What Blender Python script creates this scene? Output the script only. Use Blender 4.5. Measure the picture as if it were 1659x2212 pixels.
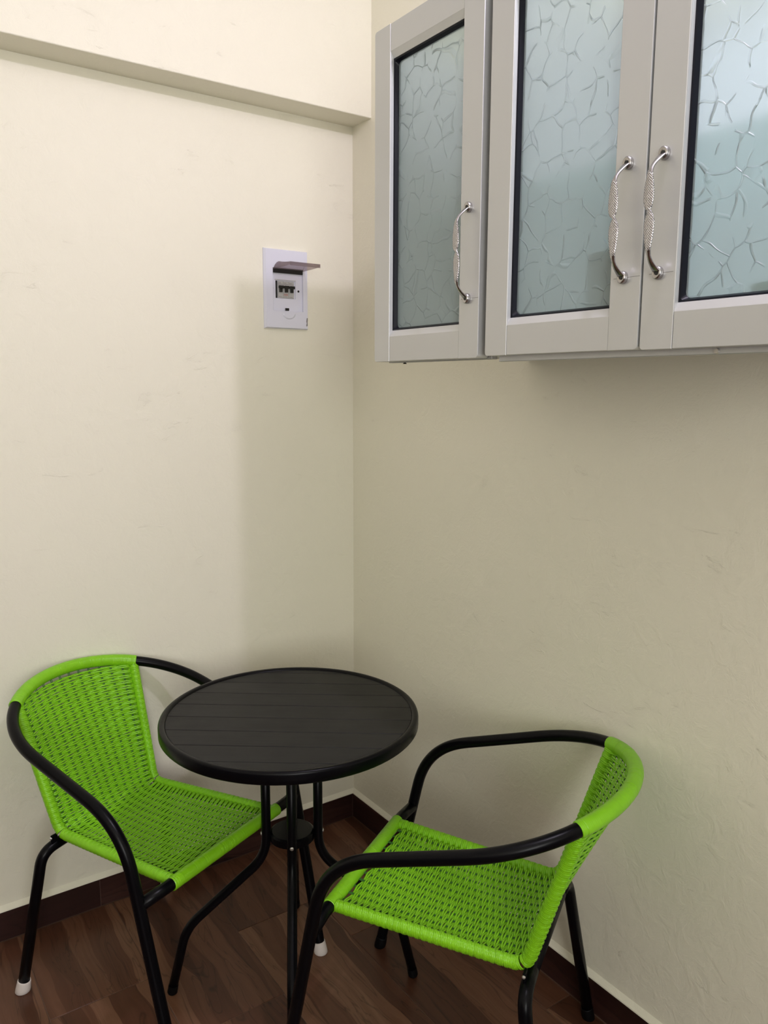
import bpy, bmesh, math, random
from mathutils import Vector, Matrix, noise

random.seed(7)
for o in list(bpy.data.objects):
    bpy.data.objects.remove(o, do_unlink=True)
scene = bpy.context.scene
COL = scene.collection

# ------------------------------------------------------------------ camera
IMG_W = 1659.0
FOCAL_PX = 1709.7
PITCH, ROLL, YAW = 0.1574, 0.0040, 0.9627
CAM = Vector((-1.3784, -2.156, 1.468))
fh = Vector((math.cos(YAW), math.sin(YAW), 0))
rt = Vector((fh.y, -fh.x, 0))
up = Vector((0, 0, 1))
fw = fh * math.cos(PITCH) - up * math.sin(PITCH)
cu = fh * math.sin(PITCH) + up * math.cos(PITCH)
r2 = rt * math.cos(ROLL) + cu * math.sin(ROLL)
u2 = -rt * math.sin(ROLL) + cu * math.cos(ROLL)
cam_data = bpy.data.cameras.new('camera')
cam = bpy.data.objects.new('camera', cam_data)
COL.objects.link(cam)
cam_data.sensor_fit = 'HORIZONTAL'
cam_data.sensor_width = 36.0
cam_data.lens = FOCAL_PX * 36.0 / IMG_W
cam_data.clip_start = 0.02
cam.matrix_world = Matrix(((r2.x, u2.x, -fw.x, CAM.x), (r2.y, u2.y, -fw.y, CAM.y),
                           (r2.z, u2.z, -fw.z, CAM.z), (0, 0, 0, 1)))
scene.camera = cam

# ------------------------------------------------------------------ world, lights, exposure
world = bpy.data.worlds.new('world')
scene.world = world
world.use_nodes = True
world.node_tree.nodes['Background'].inputs[0].default_value = (0.0, 0.0, 0.0, 1)

def point_light(name, loc, watts, size, color):
    l = bpy.data.lights.new(name, 'POINT')
    l.energy = watts
    l.shadow_soft_size = size
    l.color = color
    o = bpy.data.objects.new(name, l)
    o.location = loc
    COL.objects.link(o)
    return o

# the kitchen's bare bulb, just in front of the wall cabinets, under the ceiling
point_light('ceiling_bulb', (-0.487, -1.68, 2.60), 25.5, 0.03, (1.04, 0.945, 1.16))
# unseen soft fill added behind the camera to lift the shaded walls
fill_l = bpy.data.lights.new('fill_light', 'AREA')
fill_l.shape = 'RECTANGLE'
fill_l.size, fill_l.size_y = 0.95, 1.20
fill_l.energy = 42
fill_l.color = (1.0, 0.995, 0.985)
fill_o = bpy.data.objects.new('fill_light', fill_l)
COL.objects.link(fill_o)
fill_o.location = (-1.95, -3.92, 1.60)
fill_o.rotation_euler = (math.pi / 2, 0, 0)

scene.view_settings.view_transform = 'Standard'
scene.view_settings.look = 'None'
scene.view_settings.gamma = 1.0
scene.view_settings.use_curve_mapping = False
scene.view_settings.exposure = 0.04

# ------------------------------------------------------------------ material helpers
def mat(name, color, rough=0.5, metal=0.0, spec=0.5, **kw):
    m = bpy.data.materials.new(name)
    m.use_nodes = True
    b = m.node_tree.nodes['Principled BSDF']
    b.inputs['Base Color'].default_value = (*color, 1)
    b.inputs['Roughness'].default_value = rough
    b.inputs['Metallic'].default_value = metal
    b.inputs['Specular IOR Level'].default_value = spec
    for k, v in kw.items():
        b.inputs[k].default_value = v
    return m

class N:
    """small helper to wire nodes"""
    def __init__(self, m):
        self.m = m
        self.t = m.node_tree
        self.b = self.t.nodes.get('Principled BSDF')
    def add(self, typ, **props):
        n = self.t.nodes.new(typ)
        for k, v in props.items():
            setattr(n, k, v)
        return n
    def link(self, a, b):
        self.t.links.new(a, b)
    def coord(self, kind='Object', scale=(1, 1, 1), loc=(0, 0, 0)):
        c = self.add('ShaderNodeTexCoord')
        mp = self.add('ShaderNodeMapping')
        mp.inputs['Scale'].default_value = scale
        mp.inputs['Location'].default_value = loc
        self.link(c.outputs[kind], mp.inputs['Vector'])
        return mp.outputs['Vector']
    def noise(self, vec, scale, detail=3, rough=0.5, dist=0.0):
        n = self.add('ShaderNodeTexNoise')
        n.inputs['Scale'].default_value = scale
        n.inputs['Detail'].default_value = detail
        n.inputs['Roughness'].default_value = rough
        n.inputs['Distortion'].default_value = dist
        if vec is not None:
            self.link(vec, n.inputs['Vector'])
        return n
    def ramp(self, fac, stops):
        r = self.add('ShaderNodeValToRGB')
        e = r.color_ramp.elements
        while len(e) > 1:
            e.remove(e[-1])
        e[0].position = stops[0][0]
        e[0].color = (*stops[0][1], 1)
        for p, c in stops[1:]:
            k = e.new(p)
            k.color = (*c, 1)
        self.link(fac, r.inputs['Fac'])
        return r.outputs['Color']
    def math(self, op, a, b=None, c=None):
        n = self.add('ShaderNodeMath', operation=op)
        for i, v in enumerate((a, b, c)):
            if v is None:
                continue
            if isinstance(v, (int, float)):
                n.inputs[i].default_value = v
            else:
                self.link(v, n.inputs[i])
        return n.outputs[0]
    def bump(self, height, strength, distance, normal=None):
        n = self.add('ShaderNodeBump')
        n.inputs['Strength'].default_value = strength
        n.inputs['Distance'].default_value = distance
        self.link(height, n.inputs['Height'])
        if normal is not None:
            self.link(normal, n.inputs['Normal'])
        return n.outputs['Normal']
    def mix(self, fac, a, b, blend='MIX'):
        n = self.add('ShaderNodeMix', data_type='RGBA', blend_type=blend)
        for i, v in ((0, fac), (6, a), (7, b)):
            if isinstance(v, tuple):
                n.inputs[i].default_value = (*v, 1)
            elif isinstance(v, (int, float)):
                n.inputs[i].default_value = v
            else:
                self.link(v, n.inputs[i])
        return n.outputs[2]

def wall_paint(name, col):
    m = mat(name, col, 0.55, spec=0.3)
    n = N(m)
    v = n.coord('Object')
    big = n.noise(v, 2.2, 3, 0.55)
    c = n.mix(big.outputs['Fac'], tuple(x * 0.965 for x in col), tuple(min(1, x * 1.03) for x in col))
    n.link(c, n.b.inputs['Base Color'])
    fine = n.noise(v, 420, 3, 0.6)
    lump = n.noise(v, 24, 5, 0.62, 0.6)
    v2 = n.coord('Object', (1.0, 1.0, 2.2))
    chip = n.noise(v2, 9, 8, 0.7, 1.2)
    ch = n.ramp(chip.outputs['Fac'], [(0.0, (0, 0, 0)), (0.63, (0, 0, 0)), (0.70, (1, 1, 1))])
    b1 = n.bump(fine.outputs['Fac'], 0.40, 0.0007)
    b2 = n.bump(lump.outputs['Fac'], 0.60, 0.0040, b1)
    b3 = n.bump(ch, 0.5, 0.0016, b2)
    n.link(b3, n.b.inputs['Normal'])
    return m

WALL = wall_paint('wall_paint_cream', (0.86, 0.835, 0.70))
CEIL = mat('ceiling_white', (0.90, 0.89, 0.86), 0.8)
GROUT = mat('grout_brown', (0.14, 0.085, 0.058), 0.8)
GROUT_D = mat('grout_dark', (0.085, 0.045, 0.035), 0.8)

def wood_tile(name, cols, rough, strips=True):
    m = mat(name, cols[1], rough, spec=0.4)
    n = N(m)
    info = n.add('ShaderNodeObjectInfo')
    tc = n.add('ShaderNodeTexCoord')
    off = n.math('MULTIPLY', info.outputs['Random'], 37.0)
    comb = n.add('ShaderNodeCombineXYZ')
    n.link(off, comb.inputs[0])
    off2 = n.math('MULTIPLY', info.outputs['Random'], 11.0)
    n.link(off2, comb.inputs[1])
    add = n.add('ShaderNodeVectorMath', operation='ADD')
    n.link(tc.outputs['Object'], add.inputs[0])
    n.link(comb.outputs[0], add.inputs[1])
    # warp for flowing grain and knots
    mp0 = n.add('ShaderNodeMapping')
    mp0.inputs['Scale'].default_value = (7, 3.2, 1)
    n.link(add.outputs[0], mp0.inputs['Vector'])
    w = n.noise(mp0.outputs[0], 1.0, 2, 0.5)
    sub = n.add('ShaderNodeVectorMath', operation='SUBTRACT')
    n.link(w.outputs['Color'], sub.inputs[0])
    sub.inputs[1].default_value = (0.5, 0.5, 0.5)
    sc = n.add('ShaderNodeVectorMath', operation='SCALE')
    n.link(sub.outputs[0], sc.inputs[0])
    sc.inputs['Scale'].default_value = 0.075
    add2 = n.add('ShaderNodeVectorMath', operation='ADD')
    n.link(add.outputs[0], add2.inputs[0])
    n.link(sc.outputs[0], add2.inputs[1])
    mp1 = n.add('ShaderNodeMapping')
    mp1.inputs['Scale'].default_value = (17, 0.55, 1)
    n.link(add2.outputs[0], mp1.inputs['Vector'])
    strip = n.add('ShaderNodeTexVoronoi', voronoi_dimensions='2D')
    strip.inputs['Scale'].default_value = 1.0
    n.link(mp1.outputs[0], strip.inputs['Vector'])
    mp2 = n.add('ShaderNodeMapping')
    mp2.inputs['Scale'].default_value = (60, 3.0, 1)
    n.link(add2.outputs[0], mp2.inputs['Vector'])
    grain = n.noise(mp2.outputs[0], 1.0, 5, 0.62, 0.4)
    sep = n.add('ShaderNodeSeparateColor')
    n.link(strip.outputs['Color'], sep.inputs[0])
    f = n.math('MULTIPLY', sep.outputs[0], 0.55)
    f = n.math('ADD', f, n.math('MULTIPLY', grain.outputs['Fac'], 0.45))
    mp3 = n.add('ShaderNodeMapping')
    mp3.inputs['Scale'].default_value = (22, 2.4, 1)
    n.link(add2.outputs[0], mp3.inputs['Vector'])
    vein = n.noise(mp3.outputs[0], 1.0, 2, 0.5, 1.4)
    vline = n.math('ABSOLUTE', n.math('SUBTRACT', vein.outputs['Fac'], 0.5))
    vcol = n.ramp(vline, [(0.0, (0.45, 0.45, 0.45)), (0.018, (1, 1, 1))])
    c = n.ramp(f, [(0.12, cols[0]), (0.42, cols[1]), (0.62, cols[2]), (0.85, cols[3])])
    c = n.mix(0.8, c, vcol, 'MULTIPLY')
    n.link(c, n.b.inputs['Base Color'])
    n.link(n.bump(grain.outputs['Fac'], 0.12, 0.0008), n.b.inputs['Normal'])
    return m

FLOOR_TILE = wood_tile('wood_look_floor_tile',
                       [(0.040, 0.014, 0.008), (0.088, 0.034, 0.018), (0.130, 0.056, 0.031), (0.20, 0.100, 0.058)], 0.34)
BASE_TILE = wood_tile('dark_skirting_tile',
                      [(0.016, 0.005, 0.004), (0.030, 0.010, 0.008), (0.046, 0.018, 0.014), (0.070, 0.034, 0.026)], 0.45)

BLACK = mat('black_powder_coat', (0.0022, 0.0022, 0.0032), 0.30, spec=0.13)
n = N(BLACK)
v = n.coord('Object')
f = n.noise(v, 900, 2)
n.link(n.bump(f.outputs['Fac'], 0.05, 0.0003), n.b.inputs['Normal'])
BLACK_PLASTIC = mat('black_plastic', (0.0030, 0.0030, 0.0036), 0.45, spec=0.15)

BOARD = mat('charcoal_table_board', (0.017, 0.017, 0.0165), 0.5, spec=0.16)
n = N(BOARD)
v = n.coord('Object', (6, 90, 30))
f = n.noise(v, 1.0, 5, 0.65, 0.5)
v2 = n.coord('Object', (1, 1, 1))
p = n.noise(v2, 5.0, 4, 0.6)
c = n.ramp(f.outputs['Fac'], [(0.2, (0.013, 0.013, 0.0127)), (0.8, (0.024, 0.024, 0.023))])
n.link(c, n.b.inputs['Base Color'])
rr = n.math('MULTIPLY_ADD', p.outputs['Fac'], 0.35, 0.30)
n.link(rr, n.b.inputs['Roughness'])
n.link(n.bump(f.outputs['Fac'], 0.25, 0.0006), n.b.inputs['Normal'])

def vinyl(name, col):
    m = mat(name, col, 0.33, spec=0.45)
    n = N(m)
    v = n.coord('Object')
    f = n.noise(v, 40, 3)
    c = n.mix(f.outputs['Fac'], tuple(x * 0.86 for x in col), tuple(min(1, x * 1.12) for x in col))
    n.link(c, n.b.inputs['Base Color'])
    return m

GREEN = vinyl('lime_green_vinyl_cord', (0.240, 0.610, 0.012))
GREEN_SHADED = vinyl('shaded_green_warp_cord', (0.04, 0.16, 0.02))  # shade of the weave gaps put into the warp cords' colour
CAP = mat('white_rubber_cap', (0.72, 0.66, 0.62), 0.55)

ALU = mat('satin_silver_aluminium', (0.565, 0.575, 0.575), 0.40, metal=0.45, spec=0.5)
n = N(ALU)
v = n.coord('Object')
f = n.noise(v, 900, 2)
n.link(n.bump(f.outputs['Fac'], 0.06, 0.0003), n.b.inputs['Normal'])
ALU_BRIGHT = mat('bright_aluminium_edge', (0.80, 0.79, 0.80), 0.30, metal=0.6)
ALU_BODY = mat('grey_aluminium_panel', (0.40, 0.40, 0.39), 0.45, metal=0.5)
CHROME = mat('polished_handle_metal', (0.47, 0.455, 0.46), 0.25, metal=1.0)
n = N(CHROME)
tc = n.add('ShaderNodeTexCoord')
sepx = n.add('ShaderNodeSeparateXYZ')
n.link(tc.outputs['Object'], sepx.inputs[0])
sy = n.math('SINE', n.math('MULTIPLY', sepx.outputs[1], 2 * math.pi / 0.0030))
sz = n.math('SINE', n.math('MULTIPLY', sepx.outputs[2], 2 * math.pi / 0.0034))
dots = n.math('MAXIMUM', n.math('MULTIPLY', sy, sz), 0.0)
inz = n.math('LESS_THAN', n.math('ABSOLUTE', sepx.outputs[2]), 0.050)
outx = n.math('LESS_THAN', sepx.outputs[0], -0.0165)
h = n.math('MULTIPLY', n.math('MULTIPLY', dots, inz), outx)
n.link(n.bump(h, 0.8, 0.0009), n.b.inputs['Normal'])
SCREW = mat('dark_screw_head', (0.05, 0.05, 0.05), 0.4, metal=0.8)
SCREW_L = mat('light_screw_head', (0.55, 0.53, 0.5), 0.35, metal=0.7)
GASKET = mat('black_rubber_gasket', (0.004, 0.005, 0.010), 0.4, spec=0.2)
PENCIL = mat('pencil_line_grey', (0.22, 0.22, 0.21), 0.8)

# patterned frosted glass: embossed crazed ridges
GLASS = mat('patterned_frosted_glass', (0.725, 0.865, 0.88), 0.34, spec=0.5)
n = N(GLASS)
n.b.inputs['Transmission Weight'].default_value = 0.74
n.b.inputs['IOR'].default_value = 1.45
info = n.add('ShaderNodeObjectInfo')
tc = n.add('ShaderNodeTexCoord')
ofs = n.add('ShaderNodeCombineXYZ')
n.link(n.math('MULTIPLY', info.outputs['Random'], 9.0), ofs.inputs[1])
ad = n.add('ShaderNodeVectorMath', operation='ADD')
n.link(tc.outputs['Object'], ad.inputs[0])
n.link(ofs.outputs[0], ad.inputs[1])
wn = n.noise(ad.outputs[0], 20, 1, 0.5)
s1 = n.add('ShaderNodeVectorMath', operation='SUBTRACT')
n.link(wn.outputs['Color'], s1.inputs[0])
s1.inputs[1].default_value = (0.5, 0.5, 0.5)
s2 = n.add('ShaderNodeVectorMath', operation='SCALE')
n.link(s1.outputs[0], s2.inputs[0])
s2.inputs['Scale'].default_value = 0.030
a2 = n.add('ShaderNodeVectorMath', operation='ADD')
n.link(ad.outputs[0], a2.inputs[0])
n.link(s2.outputs[0], a2.inputs[1])
flat = n.add('ShaderNodeVectorMath', operation='MULTIPLY')
n.link(a2.outputs[0], flat.inputs[0])
flat.inputs[1].default_value = (0.0, 1.0, 0.85)
vo = n.add('ShaderNodeTexVoronoi', feature='DISTANCE_TO_EDGE')
vo.inputs['Scale'].default_value = 27.0
vo.inputs['Randomness'].default_value = 0.85
n.link(flat.outputs[0], vo.inputs['Vector'])
mk = n.noise(ad.outputs[0], 34, 1, 0.5)
mask = n.ramp(mk.outputs['Fac'], [(0.40, (0, 0, 0)), (0.50, (1, 1, 1))])
ridge = n.ramp(vo.outputs['Distance'], [(0.0, (1, 1, 1)), (0.012, (0.85, 0.85, 0.85)), (0.028, (0, 0, 0))])
hgt = n.mix(1.0, ridge, mask, 'MULTIPLY')
fr = n.noise(ad.outputs[0], 700, 2)
nb = n.bump(fr.outputs['Fac'], 0.10, 0.0004)
n.link(n.bump(hgt, 0.8, 0.0014, nb), n.b.inputs['Normal'])

WHITE_PL = mat('white_panel_plastic', (0.73, 0.74, 0.84), 0.38)
GREY_PL = mat('light_grey_breaker_plastic', (0.48, 0.48, 0.47), 0.45)
DARK_PL = mat('black_toggle_plastic', (0.008, 0.008, 0.008), 0.4)
PRINT = mat('grey_printed_label', (0.20, 0.19, 0.19), 0.6)
PRINT_R = mat('faded_red_print', (0.42, 0.28, 0.26), 0.6)
SMOKE = mat('smoke_tinted_clear_plastic', (0.30, 0.25, 0.26), 0.10)
n = N(SMOKE)
tr = n.add('ShaderNodeBsdfTransparent')
tr.inputs[0].default_value = (0.83, 0.79, 0.795, 1)
mx = n.add('ShaderNodeMixShader')
mx.inputs[0].default_value = 0.20
outn = n.t.nodes['Material Output']
n.link(tr.outputs[0], mx.inputs[1])
n.link(n.b.outputs[0], mx.inputs[2])
n.link(mx.outputs[0], outn.inputs['Surface'])
JAR_D = mat('dark_teal_canister', (0.02, 0.045, 0.05), 0.5)
JAR_G = mat('green_canister', (0.05, 0.22, 0.10), 0.5)
SHELF_M = mat('cabinet_interior_white', (0.90, 0.92, 0.92), 0.6)

SHELF_G = mat('pale_glass_shelf', (0.55, 0.66, 0.64), 0.3)
n = N(SHELF_G)
tr = n.add('ShaderNodeBsdfTransparent')
tr.inputs[0].default_value = (0.86, 0.94, 0.93, 1)
mx = n.add('ShaderNodeMixShader')
mx.inputs[0].default_value = 0.25
n.link(tr.outputs[0], mx.inputs[1])
n.link(n.b.outputs[0], mx.inputs[2])
n.link(mx.outputs[0], n.t.nodes['Material Output'].inputs['Surface'])

# ------------------------------------------------------------------ mesh helpers
def link_mesh(name, me, material, parent=None, loc=(0, 0, 0), smooth=False):
    o = bpy.data.objects.new(name, me)
    COL.objects.link(o)
    if material is not None and not me.materials:
        me.materials.append(material)
    if smooth:
        me.polygons.foreach_set('use_smooth', [True] * len(me.polygons))
    o.parent = parent
    o.location = loc
    return o

def bm_obj(name, bm, material, parent=None, loc=(0, 0, 0), smooth=False):
    me = bpy.data.meshes.new(name)
    bm.normal_update()
    bm.to_mesh(me)
    bm.free()
    return link_mesh(name, me, material, parent, loc, smooth)

def add_box(bm, lo, hi, bevel=0.0, seg=1):
    lo, hi = Vector(lo), Vector(hi)
    r = bmesh.ops.create_cube(bm, size=1.0)
    vs = r['verts']
    bmesh.ops.scale(bm, vec=hi - lo, verts=vs)
    bmesh.ops.translate(bm, vec=(hi + lo) / 2, verts=vs)
    if bevel > 0:
        es = {e for v_ in vs for e in v_.link_edges}
        bmesh.ops.bevel(bm, geom=list(es), offset=bevel, segments=seg, affect='EDGES', profile=0.5)

def box(name, lo, hi, material, parent=None, bevel=0.0, seg=1, loc=(0, 0, 0)):
    bm = bmesh.new()
    add_box(bm, lo, hi, bevel, seg)
    return bm_obj(name, bm, material, parent, loc)

def frames(path):
    """parallel transport frames"""
    T = []
    k = len(path)
    for i in range(k):
        a = path[max(i - 1, 0)]
        b = path[min(i + 1, k - 1)]
        T.append((b - a).normalized())
    ref = Vector((0, 0, 1)) if abs(T[0].z) < 0.9 else Vector((1, 0, 0))
    nrm = (ref - T[0] * ref.dot(T[0])).normalized()
    out = []
    for i in range(k):
        nrm = (nrm - T[i] * nrm.dot(T[i])).normalized()
        out.append((T[i], nrm, T[i].cross(nrm)))
    return out

def add_tube(bm, path, rad, seg=16, caps=True, fr_=None):
    fr_ = fr_ or frames(path)
    rings = []
    for i, p in enumerate(path):
        r = rad[i] if isinstance(rad, (list, tuple)) else rad
        _, a, b = fr_[i]
        rings.append([bm.verts.new(p + (a * math.cos(2 * math.pi * j / seg) + b * math.sin(2 * math.pi * j / seg)) * r)
                      for j in range(seg)])
    for i in range(len(rings) - 1):
        for j in range(seg):
            bm.faces.new((rings[i][j], rings[i][(j + 1) % seg], rings[i + 1][(j + 1) % seg], rings[i + 1][j]))
    if caps:
        bm.faces.new(list(reversed(rings[0])))
        bm.faces.new(rings[-1])

def tube(name, path, rad, material, parent=None, seg=16):
    bm = bmesh.new()
    add_tube(bm, [Vector(p) for p in path], rad, seg)
    return bm_obj(name, bm, material, parent, smooth=True)

def catmull(P, per=12):
    P = [Vector(p) for p in P]
    Q = [2 * P[0] - P[1]] + P + [2 * P[-1] - P[-2]]
    out = []
    for i in range(1, len(Q) - 2):
        p0, p1, p2, p3 = Q[i - 1:i + 3]
        for k in range(per):
            t = k / per
            out.append(0.5 * ((2 * p1) + (p2 - p0) * t + (2 * p0 - 5 * p1 + 4 * p2 - p3) * t * t
                              + (3 * p1 - p0 - 3 * p2 + p3) * t ** 3))
    out.append(P[-1].copy())
    return out

def resample(path, step):
    L = [0.0]
    for a, b in zip(path, path[1:]):
        L.append(L[-1] + (b - a).length)
    k = max(2, int(round(L[-1] / step)))
    out, i = [], 0
    for s in range(k + 1):
        d = L[-1] * s / k
        while i < len(L) - 2 and L[i + 1] < d:
            i += 1
        w = (d - L[i]) / max(1e-9, L[i + 1] - L[i])
        out.append(path[i].lerp(path[i + 1], min(1, max(0, w))))
    return out

def smooth_path(path, it=10):
    p = [q.copy() for q in path]
    for _ in range(it):
        p = [p[0]] + [(p[i - 1] + 2 * p[i] + p[i + 1]) / 4 for i in range(1, len(p) - 1)] + [p[-1]]
    return p

def round_corner(P, rads, seg=8):
    """polyline with rounded bends"""
    P = [Vector(p) for p in P]
    out = [P[0]]
    for i in range(1, len(P) - 1):
        r = rads[i - 1]
        a = P[i] + (P[i - 1] - P[i]).normalized() * r
        b = P[i] + (P[i + 1] - P[i]).normalized() * r
        for k in range(seg + 1):
            t = k / seg
            out.append(a * (1 - t) ** 2 + P[i] * 2 * t * (1 - t) + b * t * t)
    out.append(P[-1])
    return out

def tag(o, label, cat, group=None):
    o['label'] = label
    o['category'] = cat
    if group:
        o['group'] = group
    return o

def struct(o, label=None):
    o['kind'] = 'structure'
    if label:
        o['label'] = label
    return o

def empty(name, loc=(0, 0, 0), rz=0.0):
    o = bpy.data.objects.new(name, None)
    o.empty_display_size = 0.05
    COL.objects.link(o)
    o.location = loc
    o.rotation_euler = (0, 0, rz)
    return o

# ------------------------------------------------------------------ the room
RX, RY, RZ = -2.75, -4.0, 2.78
struct(box('wall_left', (RX - 0.1, 0, 0), (0.1, 0.12, RZ), WALL), 'cream painted plaster wall behind the electric panel')
struct(box('wall_right', (0, RY - 0.1, 0), (0.12, 0, RZ), WALL), 'cream painted plaster wall under the wall cabinets')
struct(box('wall_far_side', (RX - 0.12, RY, 0), (RX, 0, RZ), WALL), 'cream painted wall on the opposite side of the room')
struct(box('wall_back', (RX, RY - 0.12, 0), (0, RY, RZ), WALL), 'cream painted wall behind the viewer')
struct(box('ceiling', (RX, RY, RZ), (0, 0, RZ + 0.1), CEIL), 'plain white ceiling above the kitchen corner')
BEAM = 0.102
bm = bmesh.new()
add_box(bm, (RX, -BEAM, 2.244), (0, 0, RZ))
es = [e for e in bm.edges if all(abs(v_.co.y + BEAM) < 1e-5 and abs(v_.co.z - 2.244) < 1e-5 for v_ in e.verts)]
bmesh.ops.bevel(bm, geom=es, offset=0.003, segments=3, affect='EDGES', profile=0.5)
struct(bm_obj('trim_1', bm, WALL), 'cream concrete beam projecting along the top of the wall')

# floor: grout bed with wood-look tiles as pieces
# dark lining added chest high on the two unseen walls to cut bounce light
DARK_LINER = mat('added_dark_liner', (0.085, 0.045, 0.028), 0.5)
struct(box('trim_4', (RX, RY, 0), (RX + 0.03, 0.0, 1.35), DARK_LINER), 'added dark lining on the opposite wall to cut bounce light')
struct(box('trim_5', (RX + 0.03, RY, 0), (0, RY + 0.03, 1.35), DARK_LINER), 'added dark lining behind the viewer to cut bounce light')
floor = struct(box('floor', (RX, RY, -0.06), (0, 0, -0.0016), GROUT), 'brown wood-look tiled floor')
TW, TL = 0.2455, 0.60
bm = bmesh.new()
add_box(bm, (-TW / 2 + 0.001, -TL / 2 + 0.001, -0.008), (TW / 2 - 0.001, TL / 2 - 0.001, 0.0))
es = [e for e in bm.edges if all(v_.co.z > -0.001 for v_ in e.verts)]
bmesh.ops.bevel(bm, geom=es, offset=0.0008, segments=1, affect='EDGES')
tile_me = bpy.data.meshes.new('floor_tile')
bm.to_mesh(tile_me)
bm.free()
tile_me.materials.append(FLOOR_TILE)
cut_cache = {}
def floor_tile(x0, x1, y0, y1):
    w, l = x1 - x0, y1 - y0
    if abs(w - TW) < 1e-4 and abs(l - TL) < 1e-4:
        me = tile_me
    else:
        key = (round(w, 4), round(l, 4))
        if key not in cut_cache:
            b_ = bmesh.new()
            add_box(b_, (-w / 2 + 0.001, -l / 2 + 0.001, -0.008), (w / 2 - 0.001, l / 2 - 0.001, 0.0))
            e_ = [e for e in b_.edges if all(v_.co.z > -0.001 for v_ in e.verts)]
            bmesh.ops.bevel(b_, geom=e_, offset=0.0008, segments=1, affect='EDGES')
            me = bpy.data.meshes.new('floor_tile_cut')
            b_.to_mesh(me)
            b_.free()
            me.materials.append(FLOOR_TILE)
            cut_cache[key] = me
        me = cut_cache[key]
    link_mesh('floor_tile', me, None, floor, ((x0 + x1) / 2, (y0 + y1) / 2, 0))
x = -1.078 - 6 * TW
col_i = 0
ends = {-1.078: -0.365, -0.8325: -0.60, -0.587: -0.331, -0.3415: -0.52, -0.096: -0.40}
while x < -0.014:
    x1 = min(x + TW, -0.0135)
    x0 = max(x, RX)
    if x1 - x0 > 0.02:
        e0 = next((v_ for k, v_ in ends.items() if abs(k - x) < 0.01), -0.12 - 0.17 * ((col_i * 3) % 4))
        y_edges = [-0.0135]
        y = e0
        while y > RY:
            y_edges.append(y)
            y -= TL
        y_edges.append(RY)
        for ya, yb in zip(y_edges, y_edges[1:]):
            if ya - yb > 0.02:
                floor_tile(x0, x1, yb, ya)
    x += TW
    col_i += 1

# skirting tiles: grout strip + dark tiles, with the small plaster ledge above
BH, BT = 0.083, 0.0129
def skirting(name, along_x, length, joints, label):
    b = struct(box(name, (-length if along_x else -BT + 0.0015, -BT + 0.0015 if along_x else -length, 0.0),
                   (0.0, 0.0, BH - 0.0012), GROUT_D), label)
    edges = [-BT] + joints + [-length]
    for a, c in zip(edges, edges[1:]):
        if along_x:
            lo, hi = (c + 0.001, -BT, 0.0012), (a - 0.001, -0.002, BH)
        else:
            lo, hi = (-BT, c + 0.001, 0.0012), (-0.002, a - 0.001, BH)
        mid = [(p_ + q_) / 2 for p_, q_ in zip(lo, hi)]
        bm_ = bmesh.new()
        # built lying along Y so the grain follows the tile
        if along_x:
            add_box(bm_, (-(hi[2] - lo[2]) / 2, -(hi[0] - lo[0]) / 2, -(hi[1] - lo[1]) / 2),
                    ((hi[2] - lo[2]) / 2, (hi[0] - lo[0]) / 2, (hi[1] - lo[1]) / 2), 0.0012)
            rot = Matrix(((0, 1, 0), (0, 0, 1), (1, 0, 0)))
        else:
            add_box(bm_, (-(hi[2] - lo[2]) / 2, -(hi[1] - lo[1]) / 2, -(hi[0] - lo[0]) / 2),
                    ((hi[2] - lo[2]) / 2, (hi[1] - lo[1]) / 2, (hi[0] - lo[0]) / 2), 0.0012)
            rot = Matrix(((0, 0, 1), (0, 1, 0), (-1, 0, 0)))
        t_ = bm_obj('skirting_tile', bm_, BASE_TILE, b, mid)
        t_.rotation_euler = rot.to_euler()
    return b
skirting('baseboard_left', True, -RX, [-0.8635, -1.714], 'dark brown skirting tiles along the left wall')
skirting('baseboard_right', False, -RY, [-0.86, -1.71, -2.56, -3.41], 'dark brown skirting tiles along the right wall')
def ledge(name, along_x, length):
    prof = [(0.0, BH), (-BT + 0.0008, BH), (-BT + 0.0016, BH + 0.003), (0.0, BH + 0.013)]
    bm_ = bmesh.new()
    rings = []
    for s in (0.0, -length):
        rings.append([bm_.verts.new((s, d, z) if along_x else (d, s, z)) for d, z in prof])
    for i in range(4):
        bm_.faces.new((rings[0][i], rings[0][(i + 1) % 4], rings[1][(i + 1) % 4], rings[1][i]))
    bm_.faces.new(rings[0])
    bm_.faces.new(list(reversed(rings[1])))
    bmesh.ops.recalc_face_normals(bm_, faces=bm_.faces)
    return struct(bm_obj(name, bm_, WALL), 'thin cream plaster ledge on top of the skirting tiles')
ledge('trim_2', True, -RX)
ledge('trim_3', False, -RY)

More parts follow.
